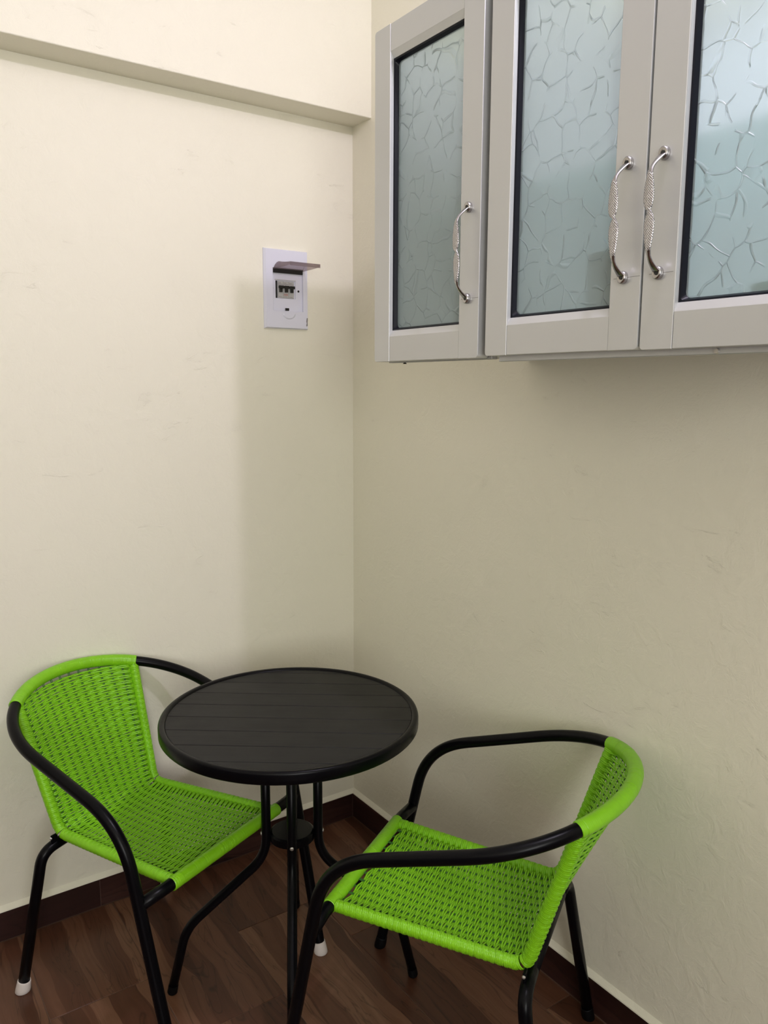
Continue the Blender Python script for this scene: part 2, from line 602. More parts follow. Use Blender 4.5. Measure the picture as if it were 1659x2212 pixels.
# ------------------------------------------------------------------ wall cabinets
XF = -0.440          # front plane of the doors
def handle_mesh():
    """twisted-leaf bow handle, origin midway, feet at z = +-0.0765, standing out to -x"""
    bm_ = bmesh.new()
    L = 0.0765
    prof = []
    K = 60
    for i in range(K + 1):
        s = -1 + 2 * i / K
        z = s * L
        a = abs(s)
        out = 0.0250 * (1 - max(0, (a - 0.60) / 0.40) ** 1.8) if a > 0.60 else 0.0250
        out = 0.004 + out
        # leaf lobes: pinched in the middle, widest close to it, tapering towards the feet
        if a < 0.07:
            lobe = 0.0026 + 0.0034 * (a / 0.07)
        elif a < 0.22:
            lobe = 0.0060 + 0.0024 * math.sin(math.pi / 2 * (a - 0.07) / 0.15)
        elif a < 0.74:
            lobe = 0.0030 + 0.0054 * math.cos(math.pi / 2 * (a - 0.22) / 0.52) ** 1.1
        else:
            lobe = 0.0030 + 0.0036 * ((a - 0.74) / 0.26) ** 1.2
        side = (0.0014 if s > 0 else -0.0014) * (1 if a < 0.66 else max(0, 1 - (a - 0.66) / 0.2))
        th = 0.0021 if a < 0.66 else 0.0021 + 0.0010 * max(0, (a - 0.66) / 0.34)
        prof.append((z, out, lobe, th, side))
    rings = []
    M = 12
    for z, out, w, th, side in prof:
        rings.append([bm_.verts.new((-out - th * math.cos(2 * math.pi * j / M), side + w * math.sin(2 * math.pi * j / M), z))
                      for j in range(M)])
    for i in range(K):
        for j in range(M):
            bm_.faces.new((rings[i][j], rings[i + 1][j], rings[i + 1][(j + 1) % M], rings[i][(j + 1) % M]))
    bm_.faces.new(rings[0])
    bm_.faces.new(list(reversed(rings[-1])))
    for s in (-1, 1):
        ring_prev = None
        for x_, r in ((0.0, 0.0076), (-0.0030, 0.0080), (-0.0066, 0.0074), (-0.0080, 0.0058), (-0.0070, 0.0036), (-0.0064, 0.0)):
            rg = [bm_.verts.new((x_, r * math.sin(2 * math.pi * j / 16), s * L + r * 1.15 * math.cos(2 * math.pi * j / 16)))
                  for j in range(16)]
            if ring_prev:
                for j in range(16):
                    bm_.faces.new((ring_prev[j], ring_prev[(j + 1) % 16], rg[(j + 1) % 16], rg[j]))
            ring_prev = rg
    bmesh.ops.remove_doubles(bm_, verts=bm_.verts, dist=1e-6)
    bmesh.ops.recalc_face_normals(bm_, faces=bm_.faces)
    me = bpy.data.meshes.new('handle')
    bm_.to_mesh(me)
    bm_.free()
    me.polygons.foreach_set('use_smooth', [True] * len(me.polygons))
    me.materials.append(CHROME)
    return me
HANDLE = handle_mesh()
bm = bmesh.new()
bmesh.ops.create_cone(bm, cap_ends=True, segments=12, radius1=0.0030, radius2=0.0026, depth=0.002,
                      matrix=Matrix.Rotation(math.pi / 2, 4, 'Y'))
SCREW_ME = bpy.data.meshes.new('handle_screw')
bm.to_mesh(SCREW_ME)
bm.free()
SCREW_ME.materials.append(SCREW)

def rounded_stile(lo, hi, rad, corners):
    """box extruded along x with chosen corners (in y,z) rounded; corners = set of (sy, sz)"""
    x0_, y0_, z0_ = lo
    x1_, y1_, z1_ = hi
    bm_ = bmesh.new()
    add_box(bm_, lo, hi)
    es_ = []
    for e in bm_.edges:
        a, b = e.verts
        if abs(a.co.x - b.co.x) > 1e-6:
            sy_ = 1 if a.co.y > (y0_ + y1_) / 2 else -1
            sz_ = 1 if a.co.z > (z0_ + z1_) / 2 else -1
            if (sy_, sz_) in corners:
                es_.append(e)
    if es_:
        bmesh.ops.bevel(bm_, geom=es_, offset=rad, segments=5, affect='EDGES', profile=0.5)
    fe = [e for e in bm_.edges if all(abs(v_.co.x - x0_) < 1e-6 for v_ in e.verts)]
    bmesh.ops.bevel(bm_, geom=fe, offset=0.0007, segments=2, affect='EDGES', profile=0.5)
    return bm_

def make_door(cab, yl, yr, z0, z1, hinge, pane_label):
    """yl > yr (yl is nearer the corner); hinge 'L' or 'R' - handle on the other stile"""
    SW, CH, TH = 0.0525, 0.0115, 0.026
    xb = XF + TH
    yi0, yi1 = yl - SW, yr + SW         # inner edges of stiles
    zi0, zi1 = z0 + 0.0495, z1 - 0.0495
    # the door's inner rebate: sloping ring from the face back to the glass
    bm_ = bmesh.new()
    def ring(x_, d, dy):
        return [bm_.verts.new((x_, y_, z_)) for y_, z_ in
                ((yi0 - dy, zi0 + d), (yi1 + dy, zi0 + d), (yi1 + dy, zi1 - d), (yi0 - dy, zi1 - d))]
    R = [ring(XF + 0.0010, -0.0015, -0.0015), ring(XF + 0.0010, 0.0, 0.0), ring(XF + 0.0072, CH, 0.0004), ring(xb, CH, 0.0004),
         ring(xb, -0.0015, -0.0015)]
    for i in range(5):
        a, b = R[i], R[(i + 1) % 5]
        for j in range(4):
            bm_.faces.new((a[j], a[(j + 1) % 4], b[(j + 1) % 4], b[j]))
    bmesh.ops.recalc_face_normals(bm_, faces=bm_.faces)
    door = bm_obj('door', bm_, ALU, cab)
    # stiles full height, rails between
    bm_obj('stile', rounded_stile((XF, yi0 + 0.0006, z0), (xb, yl, z1), 0.006, {(1, 1), (1, -1)}), ALU, door)
    bm_obj('stile', rounded_stile((XF, yr, z0), (xb, yi1 - 0.0006, z1), 0.006, {(-1, 1), (-1, -1)}), ALU, door)
    bm_obj('rail', rounded_stile((XF + 0.0006, yi1, z0 + 0.0004), (xb, yi0, zi0), 0.001, set()), ALU, door)
    bm_obj('rail', rounded_stile((XF + 0.0006, yi1, zi1), (xb, yi0, z1 - 0.0004), 0.001, set()), ALU, door)
    # gasket ring, slightly uneven, and glass
    ya, yb, za, zb = yi0 - 0.0004, yi1 + 0.0004, zi0 + CH, zi1 - CH
    bm_ = bmesh.new()
    xg = XF + 0.0080
    G = 0.0055
    def rr(x_, d, rad):
        pts = []
        y_lo, y_hi, z_lo, z_hi = yb + d, ya - d, za + d, zb - d
        for cy_, cz_, a0 in ((y_hi - rad, z_lo + rad, -90), (y_hi - rad, z_hi - rad, 0), (y_lo + rad, z_hi - rad, 90), (y_lo + rad, z_lo + rad, 180)):
            for k in range(5):
                an = math.radians(a0 + 90 * k / 4)
                pts.append(bm_.verts.new((x_, cy_ + rad * math.cos(an), cz_ + rad * math.sin(an))))
        return pts
    R = [rr(xg, 0.0, 0.0005), rr(xg + 0.0010, G * 0.5, 0.004), rr(xg + 0.0075, G, 0.008), rr(xg + 0.014, G, 0.008), rr(xg + 0.014, 0.0, 0.0005)]
    nn = len(R[0])
    for i in range(5):
        a, b = R[i], R[(i + 1) % 5]
        for j in range(nn):
            bm_.faces.new((a[j], a[(j + 1) % nn], b[(j + 1) % nn], b[j]))
    bmesh.ops.recalc_face_normals(bm_, faces=bm_.faces)
    bm_obj('gasket', bm_, GASKET, door, smooth=False)
    yc, zc = (ya + yb) / 2, (za + zb) / 2
    g = box('glass_pane', (-0.002, (yb - ya) / 2, (za - zb) / 2), (0.002, (ya - yb) / 2, (zb - za) / 2), GLASS, door,
            loc=(xg + 0.0105, yc, zc))
    g['label'] = pane_label
    # handle with two screws
    yh = (yr + SW / 2 + 0.002) if hinge == 'L' else (yl - SW / 2)
    zh = 1.6975
    hnd = link_mesh('handle', HANDLE, None, door, (XF, yh, zh))
    hnd['label'] = 'polished metal bow handle with dimpled leaf shape'
    for s in (-1, 1):
        link_mesh('handle_screw', SCREW_ME, None, door, (XF - 0.0066, yh, zh + s * 0.0765))
    y_a, y_b = ((yr + 0.001, yi1 - 0.006) if hinge == 'L' else (yi0 + 0.004, yl - 0.010))
    box('pencil_line', (XF - 0.00012, y_a, zh - 0.0769), (XF + 0.0003, y_b, zh - 0.0762), PENCIL, door)
    return door

def make_cabinet(name, yl, yr, z0, z1, label, doors, carc_l, carc_r, zb, shelf_z):
    c = empty(name, (0, 0, 0))
    tag(c, label, 'cabinet', 'wall cabinets')
    T = 0.012
    xb = XF + 0.0265
    box('side_panel', (xb, carc_l - T, zb), (-0.0005, carc_l, z1), ALU_BODY, c, 0.0008)
    box('side_panel', (xb, carc_r, zb), (-0.0005, carc_r + T, z1), ALU_BODY, c, 0.0008)
    box('bottom_panel', (xb + 0.002, carc_r + T, zb), (-0.0005, carc_l - T, zb + T), ALU_BODY, c)
    # top panel left out so bulb light fills the glass; two rails only
    box('top_rail', (xb + 0.001, carc_r + T, z1 - 0.03), (xb + 0.015, carc_l - T, z1), ALU_BODY, c)
    box('top_rail', (-0.020, carc_r + T, z1 - 0.03), (-0.0065, carc_l - T, z1), ALU_BODY, c)
    box('back_panel', (-0.006, carc_r + T, zb + T), (-0.0005, carc_l - T, z1), SHELF_M, c)
    for z in shelf_z:
        box('shelf', (xb + 0.05, carc_r + T, z), (-0.006, carc_l - T, z + 0.012), SHELF_G, c)
    return c

ZT = 2.149
cabA = make_cabinet('wall_cabinet', -0.771, -1.092, 1.518, ZT,
                    'narrow single-door silver wall cabinet with frosted glass, nearest the room corner', 1, -0.774, -1.1005, 1.5315, [1.80])
make_door(cabA, -0.771, -1.0915, 1.518, ZT, 'L', 'pale green patterned frosted glass pane')
cabB = make_cabinet('wall_cabinet', -1.111, -1.75, 1.5205, ZT,
                    'wide double-door silver wall cabinet with two handles side by side', 2, -1.1025, -1.75, 1.531, [1.80])
make_door(cabB, -1.1105, -1.4275, 1.5205, ZT, 'L', 'blue-grey patterned frosted glass pane')
make_door(cabB, -1.4315, -1.7490, 1.5195, ZT, 'R', 'blue-grey patterned frosted glass pane')
# front face rail of the wide cabinet under its doors, with screws
box('face_rail', (-0.4134, -1.75, 1.5115), (-0.3990, -1.118, 1.5312), ALU, cabB, 0.0008)
box('face_rail', (-0.4134, -1.0995, 1.5160), (-0.3990, -0.785, 1.5316), ALU_BODY, cabA, 0.0008)
for y in (-1.535,):
    bm = bmesh.new()
    bmesh.ops.create_cone(bm, cap_ends=True, segments=14, radius1=0.0042, radius2=0.0032, depth=0.003,
                          matrix=Matrix.Rotation(-math.pi / 2, 4, 'Y'))
    bm_obj('screw', bm, SCREW_L, cabB, (-0.4146, y, 1.5158))
bm = bmesh.new()
bmesh.ops.create_cone(bm, cap_ends=True, segments=12, radius1=0.004, radius2=0.002, depth=0.003)
bm_obj('screw', bm, SCREW, cabA, (-0.405, -0.83, 1.5150))

# things seen as blurs behind the frosted glass
def lathe(prof, seg=24):
    bm_ = bmesh.new()
    prev = None
    for r, z in prof:
        rg = [bm_.verts.new((r * math.cos(2 * math.pi * j / seg), r * math.sin(2 * math.pi * j / seg), z)) for j in range(seg)]
        if prev:
            for j in range(seg):
                bm_.faces.new((prev[j], prev[(j + 1) % seg], rg[(j + 1) % seg], rg[j]))
        prev = rg
    bmesh.ops.remove_doubles(bm_, verts=bm_.verts, dist=1e-6)
    bmesh.ops.recalc_face_normals(bm_, faces=bm_.faces)
    return bm_
def canister(loc, r, h, m, label):
    bm_ = lathe([(0, 0), (r * 0.96, 0), (r, 0.006), (r, h * 0.82), (r * 0.9, h * 0.86), (r * 0.9, h * 0.88), (r * 0.98, h * 0.88),
                 (r * 0.98, h * 0.99), (r * 0.9, h), (0, h)])
    o = bm_obj('canister', bm_, m, None, loc, smooth=False)
    return tag(o, label, 'canister', 'canisters inside the wide wall cabinet')
canister((-0.366, -1.335, 1.5434), 0.050, 0.125, JAR_D, 'dark canister seen blurred behind the frosted glass of the middle door')
canister((-0.374, -1.600, 1.5434), 0.042, 0.055, JAR_G, 'green canister seen blurred behind the rightmost frosted glass door')

# ------------------------------------------------------------------ electric panel
EP = empty('electric_panel', (-0.238, 0.0, 1.7495))
tag(EP, 'white breaker panel with its smoky lid flipped open, on the cream wall', 'electric panel')
PW, PH, PD = 0.144, 0.227, 0.011
RX0, RX1, RZ0, RZ1 = -0.0446, 0.0547, -0.0615, 0.0590      # recess in local x,z
# cover plate: ring of quads around the recess, sloping outer rim
bm = bmesh.new()
def q4(x0_, x1_, z0_, z1_, y_):
    return [bm.verts.new((a, y_, b)) for a, b in ((x0_, z0_), (x1_, z0_), (x1_, z1_), (x0_, z1_))]
hw, hh = PW / 2, PH / 2
R = [q4(-hw, hw, -hh, hh, -0.0003), q4(-hw, hw, -hh, hh, -0.004), q4(-hw + 0.005, hw - 0.003, -hh + 0.003, hh - 0.003, -PD),
     q4(RX0 - 0.001, RX1 + 0.001, RZ0 - 0.001, RZ1 + 0.001, -PD), q4(RX0, RX1, RZ0, RZ1, -PD + 0.001), q4(RX0, RX1, RZ0, RZ1, -PD + 0.0075)]
for a, b in zip(R, R[1:]):
    for j in range(4):
        bm.faces.new((a[j], a[(j + 1) % 4], b[(j + 1) % 4], b[j]))
bm.faces.new(R[0])
# recess back with a window for the breakers
W0, W1, V0, V1 = -0.0335, 0.0330, -0.0255, 0.0245
back = R[5]
win = q4(W0, W1, V0, V1, -PD + 0.0075)
deep = q4(W0, W1, V0, V1, -0.0008)
for a, b in ((back, win), (win, deep)):
    for j in range(4):
        bm.faces.new((a[j], a[(j + 1) % 4], b[(j + 1) % 4], b[j]))
bm.faces.new(deep)
bmesh.ops.recalc_face_normals(bm, faces=bm.faces)
bm_obj('cover_plate', bm, WHITE_PL, EP)
YB = -PD + 0.0075
# frame lip above the breaker window
box('window_lip', (W0 - 0.003, YB - 0.0012, V1 + 0.0015), (W1 + 0.001, YB, V1 + 0.0035), GREY_PL, EP)
box('window_gap', (W0 - 0.0002, -0.0032, V0), (W0 + 0.0050, -0.0009, V1), DARK_PL, EP)
for k in range(3):
    x0 = W0 + 0.0062 + k * 0.0182
    br = box('breaker', (x0, YB - 0.0020, V0 + 0.0012), (x0 + 0.0176, -0.0010, V1 - 0.0012), GREY_PL, EP, 0.0005)
    bm = bmesh.new()
    add_box(bm, (x0 + 0.0004, YB - 0.0110, 0.0022), (x0 + 0.0172, YB - 0.0060, 0.0102), 0.0012)
    add_box(bm, (x0 + 0.0045, YB - 0.0085, -0.0085), (x0 + 0.0131, YB - 0.0015, 0.0060), 0.0008)
    bm_obj('toggle', bm, DARK_PL, br)
    bm = bmesh.new()
    bm.free()
    for zl, xa, xe in ((0.0178, 0.0020, 0.0105), (0.0140, 0.0012, 0.0160), (-0.0216, 0.0020, 0.0130)):
        box('printed_line', (x0 + xa, YB - 0.0023, zl), (x0 + xe, YB - 0.0019, zl + 0.0012), PRINT, br)
    bm = bmesh.new()
    add_box(bm, (x0 + 0.0016, YB - 0.0023, -0.0178), (x0 + 0.0150, YB - 0.0019, -0.0120))
    bm_obj('printed_label', bm, PRINT_R if k == 1 else GREY_PL, br)
bm = bmesh.new()
bmesh.ops.create_cone(bm, cap_ends=True, segments=16, radius1=0.0031, radius2=0.0031, depth=0.001, matrix=Matrix.Rotation(math.pi / 2, 4, 'X'))
bm_obj('screw_hole', bm, DARK_PL, EP, (0.0425, YB - 0.0004, -0.0022))
bm = bmesh.new()
bmesh.ops.create_cone(bm, cap_ends=True, segments=12, radius1=0.0014, radius2=0.0014, depth=0.001, matrix=Matrix.Rotation(math.pi / 2, 4, 'X'))
bm_obj('screw_hole', bm, DARK_PL, EP, (-0.0425, YB - 0.0004, 0.002))
box('latch_slot', (-0.0055, -PD - 0.0010, -0.0610), (0.0065, -PD + 0.0030, -0.0535), DARK_PL, EP, 0.0006)
# latch bar between recess and lower plate, finger dimple
bm = bmesh.new()
pts = []
for i in range(13):
    a = math.pi * i / 12
    pts.append((0.021 * math.cos(a), -0.0165 * math.sin(a)))
o_ = [bm.verts.new((p_[0], -PD - 0.0006, p_[1])) for p_ in pts]
i_ = [bm.verts.new((p_[0] * 0.80, -PD - 0.0026, p_[1] * 0.78 - 0.0005)) for p_ in pts]
b_ = [bm.verts.new((p_[0] * 1.04, -PD + 0.0002, p_[1] * 1.04)) for p_ in pts]
for A, B in ((b_, o_), (o_, i_)):
    for k in range(12):
        bm.faces.new((A[k], A[k + 1], B[k + 1], B[k]))
bm.faces.new(i_)
for A, B in ((b_, o_), (o_, i_)):
    pass
bmesh.ops.recalc_face_normals(bm, faces=bm.faces)
bm_obj('finger_grip', bm, WHITE_PL, EP, (0.0065, 0.0, -0.0690))
# flipped-open lid: arched smoky shell with side walls
prof = [(0.000, 0.000), (0.010, 0.0085), (0.022, 0.0135), (0.034, 0.0150), (0.046, 0.0130), (0.056, 0.0100), (0.075, 0.0085), (0.104, 0.0060)]
bm = bmesh.new()
LX0, LX1, TH = RX0 + 0.001, RX1 - 0.001, 0.0012
def shell(x0_, x1_):
    o2 = [[bm.verts.new((x_, -PD - p_[0], p_[1])) for p_ in prof] for x_ in (x0_, x1_)]
    i2 = [[bm.verts.new((x_, -PD - p_[0], p_[1] - TH)) for p_ in prof] for x_ in (x0_, x1_)]
    k_ = len(prof)
    for a in range(k_ - 1):
        bm.faces.new((o2[0][a], o2[0][a + 1], o2[1][a + 1], o2[1][a]))
        bm.faces.new((i2[0][a + 1], i2[0][a], i2[1][a], i2[1][a + 1]))
        bm.faces.new((o2[0][a + 1], o2[0][a], i2[0][a], i2[0][a + 1]))
        bm.faces.new((o2[1][a], o2[1][a + 1], i2[1][a + 1], i2[1][a]))
    bm.faces.new((o2[0][0], o2[1][0], i2[1][0], i2[0][0]))
    bm.faces.new((o2[1][-1], o2[0][-1], i2[0][-1], i2[1][-1]))
shell(LX0, LX1)
for x_ in (LX0, LX1 - TH):       # side walls
    tv = [bm.verts.new((x_ + s, -PD - p_[0], p_[1] - TH)) for s in (0, TH) for p_ in prof]
    lv = [bm.verts.new((x_ + s, -PD - p_[0], -0.0035 + p_[0] * 0.012)) for s in (0, TH) for p_ in prof]
    k_ = len(prof)
    for a in range(k_ - 1):
        bm.faces.new((tv[a], tv[a + 1], lv[a + 1], lv[a]))
        bm.faces.new((tv[k_ + a + 1], tv[k_ + a], lv[k_ + a], lv[k_ + a + 1]))
        bm.faces.new((lv[a], lv[a + 1], lv[k_ + a + 1], lv[k_ + a]))
add_box(bm, (LX0, -PD - 0.1046, -0.0045), (LX1, -PD - 0.1032, 0.0060))
bmesh.ops.recalc_face_normals(bm, faces=bm.faces)
lid = bm_obj('lid', bm, SMOKE, EP, (0, 0, RZ1 - 0.001))
lid['label'] = 'smoke-tinted clear plastic lid'
box('lid_hinge', (RX0, -PD + 0.001, RZ1 - 0.013), (RX1, -PD + 0.0070, RZ1 - 0.0015), DARK_PL, EP, 0.0008)
# paint chip on the plate's lower right edge
bm = bmesh.new()
pts = [(0.0, 0.0), (0.0035, 0.003), (0.0030, 0.012), (0.0040, 0.020), (0.0036, 0.026), (0.0008, 0.025), (-0.0008, 0.016), (0.0004, 0.009), (-0.0012, 0.004)]
vs = [bm.verts.new((p_[0], 0, p_[1])) for p_ in pts]
bm.faces.new(vs)
chip = bm_obj('paint_chip', bm, PRINT, EP, (hw - 0.0070, -PD - 0.00015, -hh + 0.009))

# ------------------------------------------------------------------ bistro table
TC = Vector((-0.552, -0.588, 0.0))
TAB = empty('bistro_table', TC, 0.0)
tag(TAB, 'round black bistro table with a slatted top between the green chairs', 'table')
TZ, TR = 0.715, 0.300
prof = [(0.2820, TZ - 0.026), (0.2975, TZ - 0.028), (0.3000, TZ - 0.025), (0.3000, TZ - 0.006), (0.2985, TZ - 0.0020), (0.2955, TZ), (0.2900, TZ - 0.0004),
        (0.2855, TZ - 0.0022), (0.2840, TZ - 0.0045), (0.2830, TZ - 0.0090)]
bm = bmesh.new()
SEG = 96
rings = [[bm.verts.new((r * math.cos(2 * math.pi * j / SEG), r * math.sin(2 * math.pi * j / SEG), z)) for j in range(SEG)] for r, z in prof]
for i in range(len(rings)):
    a, b = rings[i], rings[(i + 1) % len(rings)]
    for j in range(SEG):
        bm.faces.new((a[j], a[(j + 1) % SEG], b[(j + 1) % SEG], b[j]))
bmesh.ops.recalc_face_normals(bm, faces=bm.faces)
rim = bm_obj('tabletop_rim', bm, BLACK, TAB, smooth=True)
# nine boards cut to the circle
BA = math.radians(-36.7)
grooves = [-0.2475 + 0.0727 * k for k in range(8)]
lims = [-0.2835] + grooves + [0.2835]
RI = 0.2835
for k in range(9):
    n0, n1 = lims[k] + (0.0009 if k else 0), lims[k + 1] - (0.0009 if k < 8 else 0)
    outline = []
    M = 10
    for i in range(M + 1):
        v_ = n0 + (n1 - n0) * i / M
        outline.append((math.sqrt(max(0, RI * RI - v_ * v_)), v_))
    for i in range(M + 1):
        v_ = n1 + (n0 - n1) * i / M
        outline.append((-math.sqrt(max(0, RI * RI - v_ * v_)), v_))
    bm = bmesh.new()
    top = [bm.verts.new((a, b, TZ - 0.0045)) for a, b in outline]
    f_ = bm.faces.new(top)
    bmesh.ops.remove_doubles(bm, verts=bm.verts, dist=1e-5)
    f_ = bm.faces[:] [0]
    r_ = bmesh.ops.extrude_face_region(bm, geom=[f_])
    bmesh.ops.translate(bm, vec=(0, 0, -0.012), verts=[g_ for g_ in r_['geom'] if isinstance(g_, bmesh.types.BMVert)])
    bmesh.ops.recalc_face_normals(bm, faces=bm.faces)
    es = [e for e in bm.edges if all(v_.co.z > TZ - 0.006 for v_ in e.verts)
          and abs(e.verts[0].co.y - e.verts[1].co.y) < 1e-5]
    bmesh.ops.bevel(bm, geom=es, offset=0.0008, segments=1, affect='EDGES')
    bo = bm_obj('board', bm, BOARD, TAB)
    bo.rotation_euler = (0, 0, BA)
# under-tray
bm = lathe([(0, TZ - 0.020), (0.2822, TZ - 0.020), (0.2822, TZ - 0.024), (0, TZ - 0.024)], 64)
bm_obj('under_plate', bm, BLACK, TAB)
leg_prof = [(0.062, TZ - 0.0245), (0.062, 0.352), (0.258, 0.172), (0.298, 0.004)]
for az in (61, 151, 241, -29):
    a = math.radians(az)
    P = [(r * math.cos(a), r * math.sin(a), z) for r, z in leg_prof]
    path = round_corner(P, (0.050, 0.042), 10)
    t = tube('leg', path, 0.0112, BLACK, TAB, 16)
    bm = bmesh.new()
    add_tube(bm, [Vector((math.cos(a) * (0.2955 + d), math.sin(a) * (0.2955 + d), z)) for d, z in ((-0.002, 0.022), (0.0015, 0.004), (0.002, 0.0))],
             [0.0120, 0.0125, 0.0105], 16)
    bm_obj('foot_cap', bm, BLACK_PLASTIC, TAB, smooth=False)
    bm = bmesh.new()
    bmesh.ops.create_uvsphere(bm, u_segments=12, v_segments=8, radius=0.0048)
    bmesh.ops.scale(bm, vec=(0.5, 1, 1), verts=bm.verts)
    bo = bm_obj('bolt', bm, SCREW_L, TAB, (math.cos(a) * 0.0735, math.sin(a) * 0.0735, 0.410), smooth=True)
    bo.rotation_euler = (0, 0, a)
bm = lathe([(0, 0.392), (0.046, 0.392), (0.053, 0.396), (0.053, 0.412), (0.048, 0.416), (0, 0.416)], 40)
bm_obj('brace_plate', bm, BLACK, TAB)

# ------------------------------------------------------------------ woven chairs
R_T, R_W, R_C = 0.0132, 0.0152, 0.0136
front_bend = round_corner([(0.252, -0.294, 0.004), (0.268, -0.174, 0.5806), (0.265, 0.100, 0.660)], (0.105,), 16)
half = front_bend[:-1]
for k in range(41):                     # elliptic sweep of the arm into the back
    th_ = math.pi / 2 * k / 40
    half.append(Vector((0.265 * math.cos(th_), 0.100 + 0.250 * math.sin(th_), 0.660 + 0.073 * math.sin(th_))))
full = half + [Vector((-p_.x, p_.y, p_.z)) for p_ in reversed(half[:-1])]
full = resample(full, 0.007)
full = smooth_path(full, 6)
def split_by(path):
    """front leg / armrest / back rail pieces of the one bent tube (right side first)"""
    m = len(path) // 2
    iw = min(range(m), key=lambda i: (path[i] - Vector((0.176, 0.281, 0.712))).length)
    ib = min(range(m), key=lambda i: abs(path[i].z - 0.500))
    return ib, iw
ib, iw = split_by(full)
NF = len(full)

# side rails of seat and back (right side), one bent line
S0 = Vector((0.168, -0.214, 0.417))
S1 = Vector((0.150, 0.190, 0.396))
ST = full[iw].copy()
rail = round_corner([S0, S1, ST], (0.030,), 10)
rail = resample(rail, 0.004)
Lr = [0.0]
for a, b in zip(rail, rail[1:]):
    Lr.append(Lr[-1] + (b - a).length)
LT = Lr[-1]
def rail_at(s):
    s = max(0, min(LT, s))
    i = min(len(rail) - 2, int(s / LT * (len(rail) - 1)))
    while i > 0 and Lr[i] > s:
        i -= 1
    while i < len(rail) - 2 and Lr[i + 1] < s:
        i += 1
    w = (s - Lr[i]) / (Lr[i + 1] - Lr[i])
    return rail[i].lerp(rail[i + 1], w)
s_bend = Lr[min(range(len(rail)), key=lambda i: (rail[i] - S1).length)]
mid_loop = full[NF // 2]
def surf(u, s):
    p_ = rail_at(s)
    q = 1 - u * u
    if s < s_bend:
        t = s / s_bend
        sag = 0.016 * math.sin(math.pi * min(1, max(0, t))) ** 0.8
        return Vector((p_.x * u, p_.y, p_.z - sag * q))
    t = (s - s_bend) / (LT - s_bend)
    return Vector((p_.x * u, p_.y + (mid_loop.y - ST.y - 0.006) * q * t ** 1.25, p_.z + (mid_loop.z - ST.z - 0.014) * q * t ** 2))
def surf_n(u, s):
    e = 0.004
    du = surf(min(1, u + 0.02), s) - surf(max(-1, u - 0.02), s)
    ds = surf(u, min(LT, s + e)) - surf(u, max(0, s - e))
    return du.cross(ds).normalized()

NWARP = 12
WARPS = [-1 + 2 * (k + 1) / (NWARP + 1) for k in range(NWARP)]
PITCH_S = 0.00345
def add_strand(bm_, pts, nrms, w, th):
    """flat-oval cord: 6-sided section"""
    k_ = len(pts)
    sec = [(-0.5, 0), (-0.28, 0.5), (0.28, 0.5), (0.5, 0), (0.28, -0.5), (-0.28, -0.5)]
    prev = None
    for i in range(k_):
        t = (pts[min(i + 1, k_ - 1)] - pts[max(i - 1, 0)]).normalized()
        n_ = nrms[i]
        n_ = (n_ - t * n_.dot(t)).normalized()
        sd = t.cross(n_)
        rg = [bm_.verts.new(pts[i] + sd * (a * w) + n_ * (b * th)) for a, b in sec]
        if prev:
            for j in range(6):
                bm_.faces.new((prev[j], prev[(j + 1) % 6], rg[(j + 1) % 6], rg[j]))
        else:
            bm_.faces.new(list(reversed(rg)))
        prev = rg
    bm_.faces.new(prev)

def weft_mesh(name, sa, sb):
    bm_ = bmesh.new()
    rnd = random.Random(3 if sa < 0.1 else 5)
    k_ = int((sb - sa) / PITCH_S)
    sub_ = 4
    us = []
    m = (NWARP + 1) * sub_
    us = [-1 + 2 * i / m for i in range(m + 1)]
    for k in range(k_):
        pair, mem = divmod(k, 2)
        par = 1 if pair % 2 == 0 else -1
        s0 = sa + (k + 0.5) * PITCH_S
        wob = rnd.uniform(-1, 1) * 0.0003
        ph = rnd.uniform(0, 6.28)
        pts, nr = [], []
        for u in us:
            g = (u + 1) / 2 * (NWARP + 1)          # warp k sits at integer g
            osc = math.cos(math.pi * g) * par
            edge = max(0.0, 1 - (1 - abs(u)) * (NWARP + 1) / 2 / 1.35)
            sgn_edge = math.cos(math.pi * round(g)) * par
            amp = 0.0021 * osc * (1 - edge) + sgn_edge * (R_C - 0.0006) * edge ** 1.4
            # pair pinches together over a warp, and the cords drift a little
            pinch = (mem - 0.5) * (PITCH_S * 0.60 * max(0.0, osc) - 0.0005 * max(0.0, -osc)) * (1 - edge)
            s = s0 + pinch + wob + 0.0003 * math.sin(3.1 * u + ph) * (1 - edge)
            nn_ = surf_n(u, s)
            pts.append(surf(u, s) + nn_ * amp)
            nr.append(nn_)
        # over-going end passes round the rail and comes back underneath one slot on
        for side, idx in ((-1, 0), (1, -1)):
            g = 0 if side < 0 else NWARP + 1
            if math.cos(math.pi * g) * par < 0:
                continue
            ext, en = [], []
            for q in range(1, 8):
                an = math.pi / 2 - math.pi * q / 7
                sq = min(LT, s0 + wob + 2 * PITCH_S * q / 7)
                c_ = surf(side * 1.0, sq)
                n0_ = surf_n(side * 0.98, sq)
                ds_ = (surf(side * 1.0, min(LT, sq + 0.004)) - surf(side * 1.0, max(0, sq - 0.004))).normalized()
                out_ = ds_.cross(n0_).normalized() * -1
                if out_.x * side < 0:
                    out_ = -out_
                dirv = n0_ * math.sin(an) + out_ * math.cos(an)
                ext.append(c_ + dirv * (R_C - 0.0006 - 0.0017 * math.cos(an)))
                en.append(dirv)
            if side < 0:
                pts = list(reversed(ext)) + pts
                nr = list(reversed(en)) + nr
            else:
                pts = pts + ext
                nr = nr + en
        add_strand(bm_, pts, nr, 0.0042, 0.0021)
    me = bpy.data.meshes.new(name)
    bm_.to_mesh(me)
    bm_.free()
    me.polygons.foreach_set('use_smooth', [True] * len(me.polygons))
    me.materials.append(GREEN)
    return me

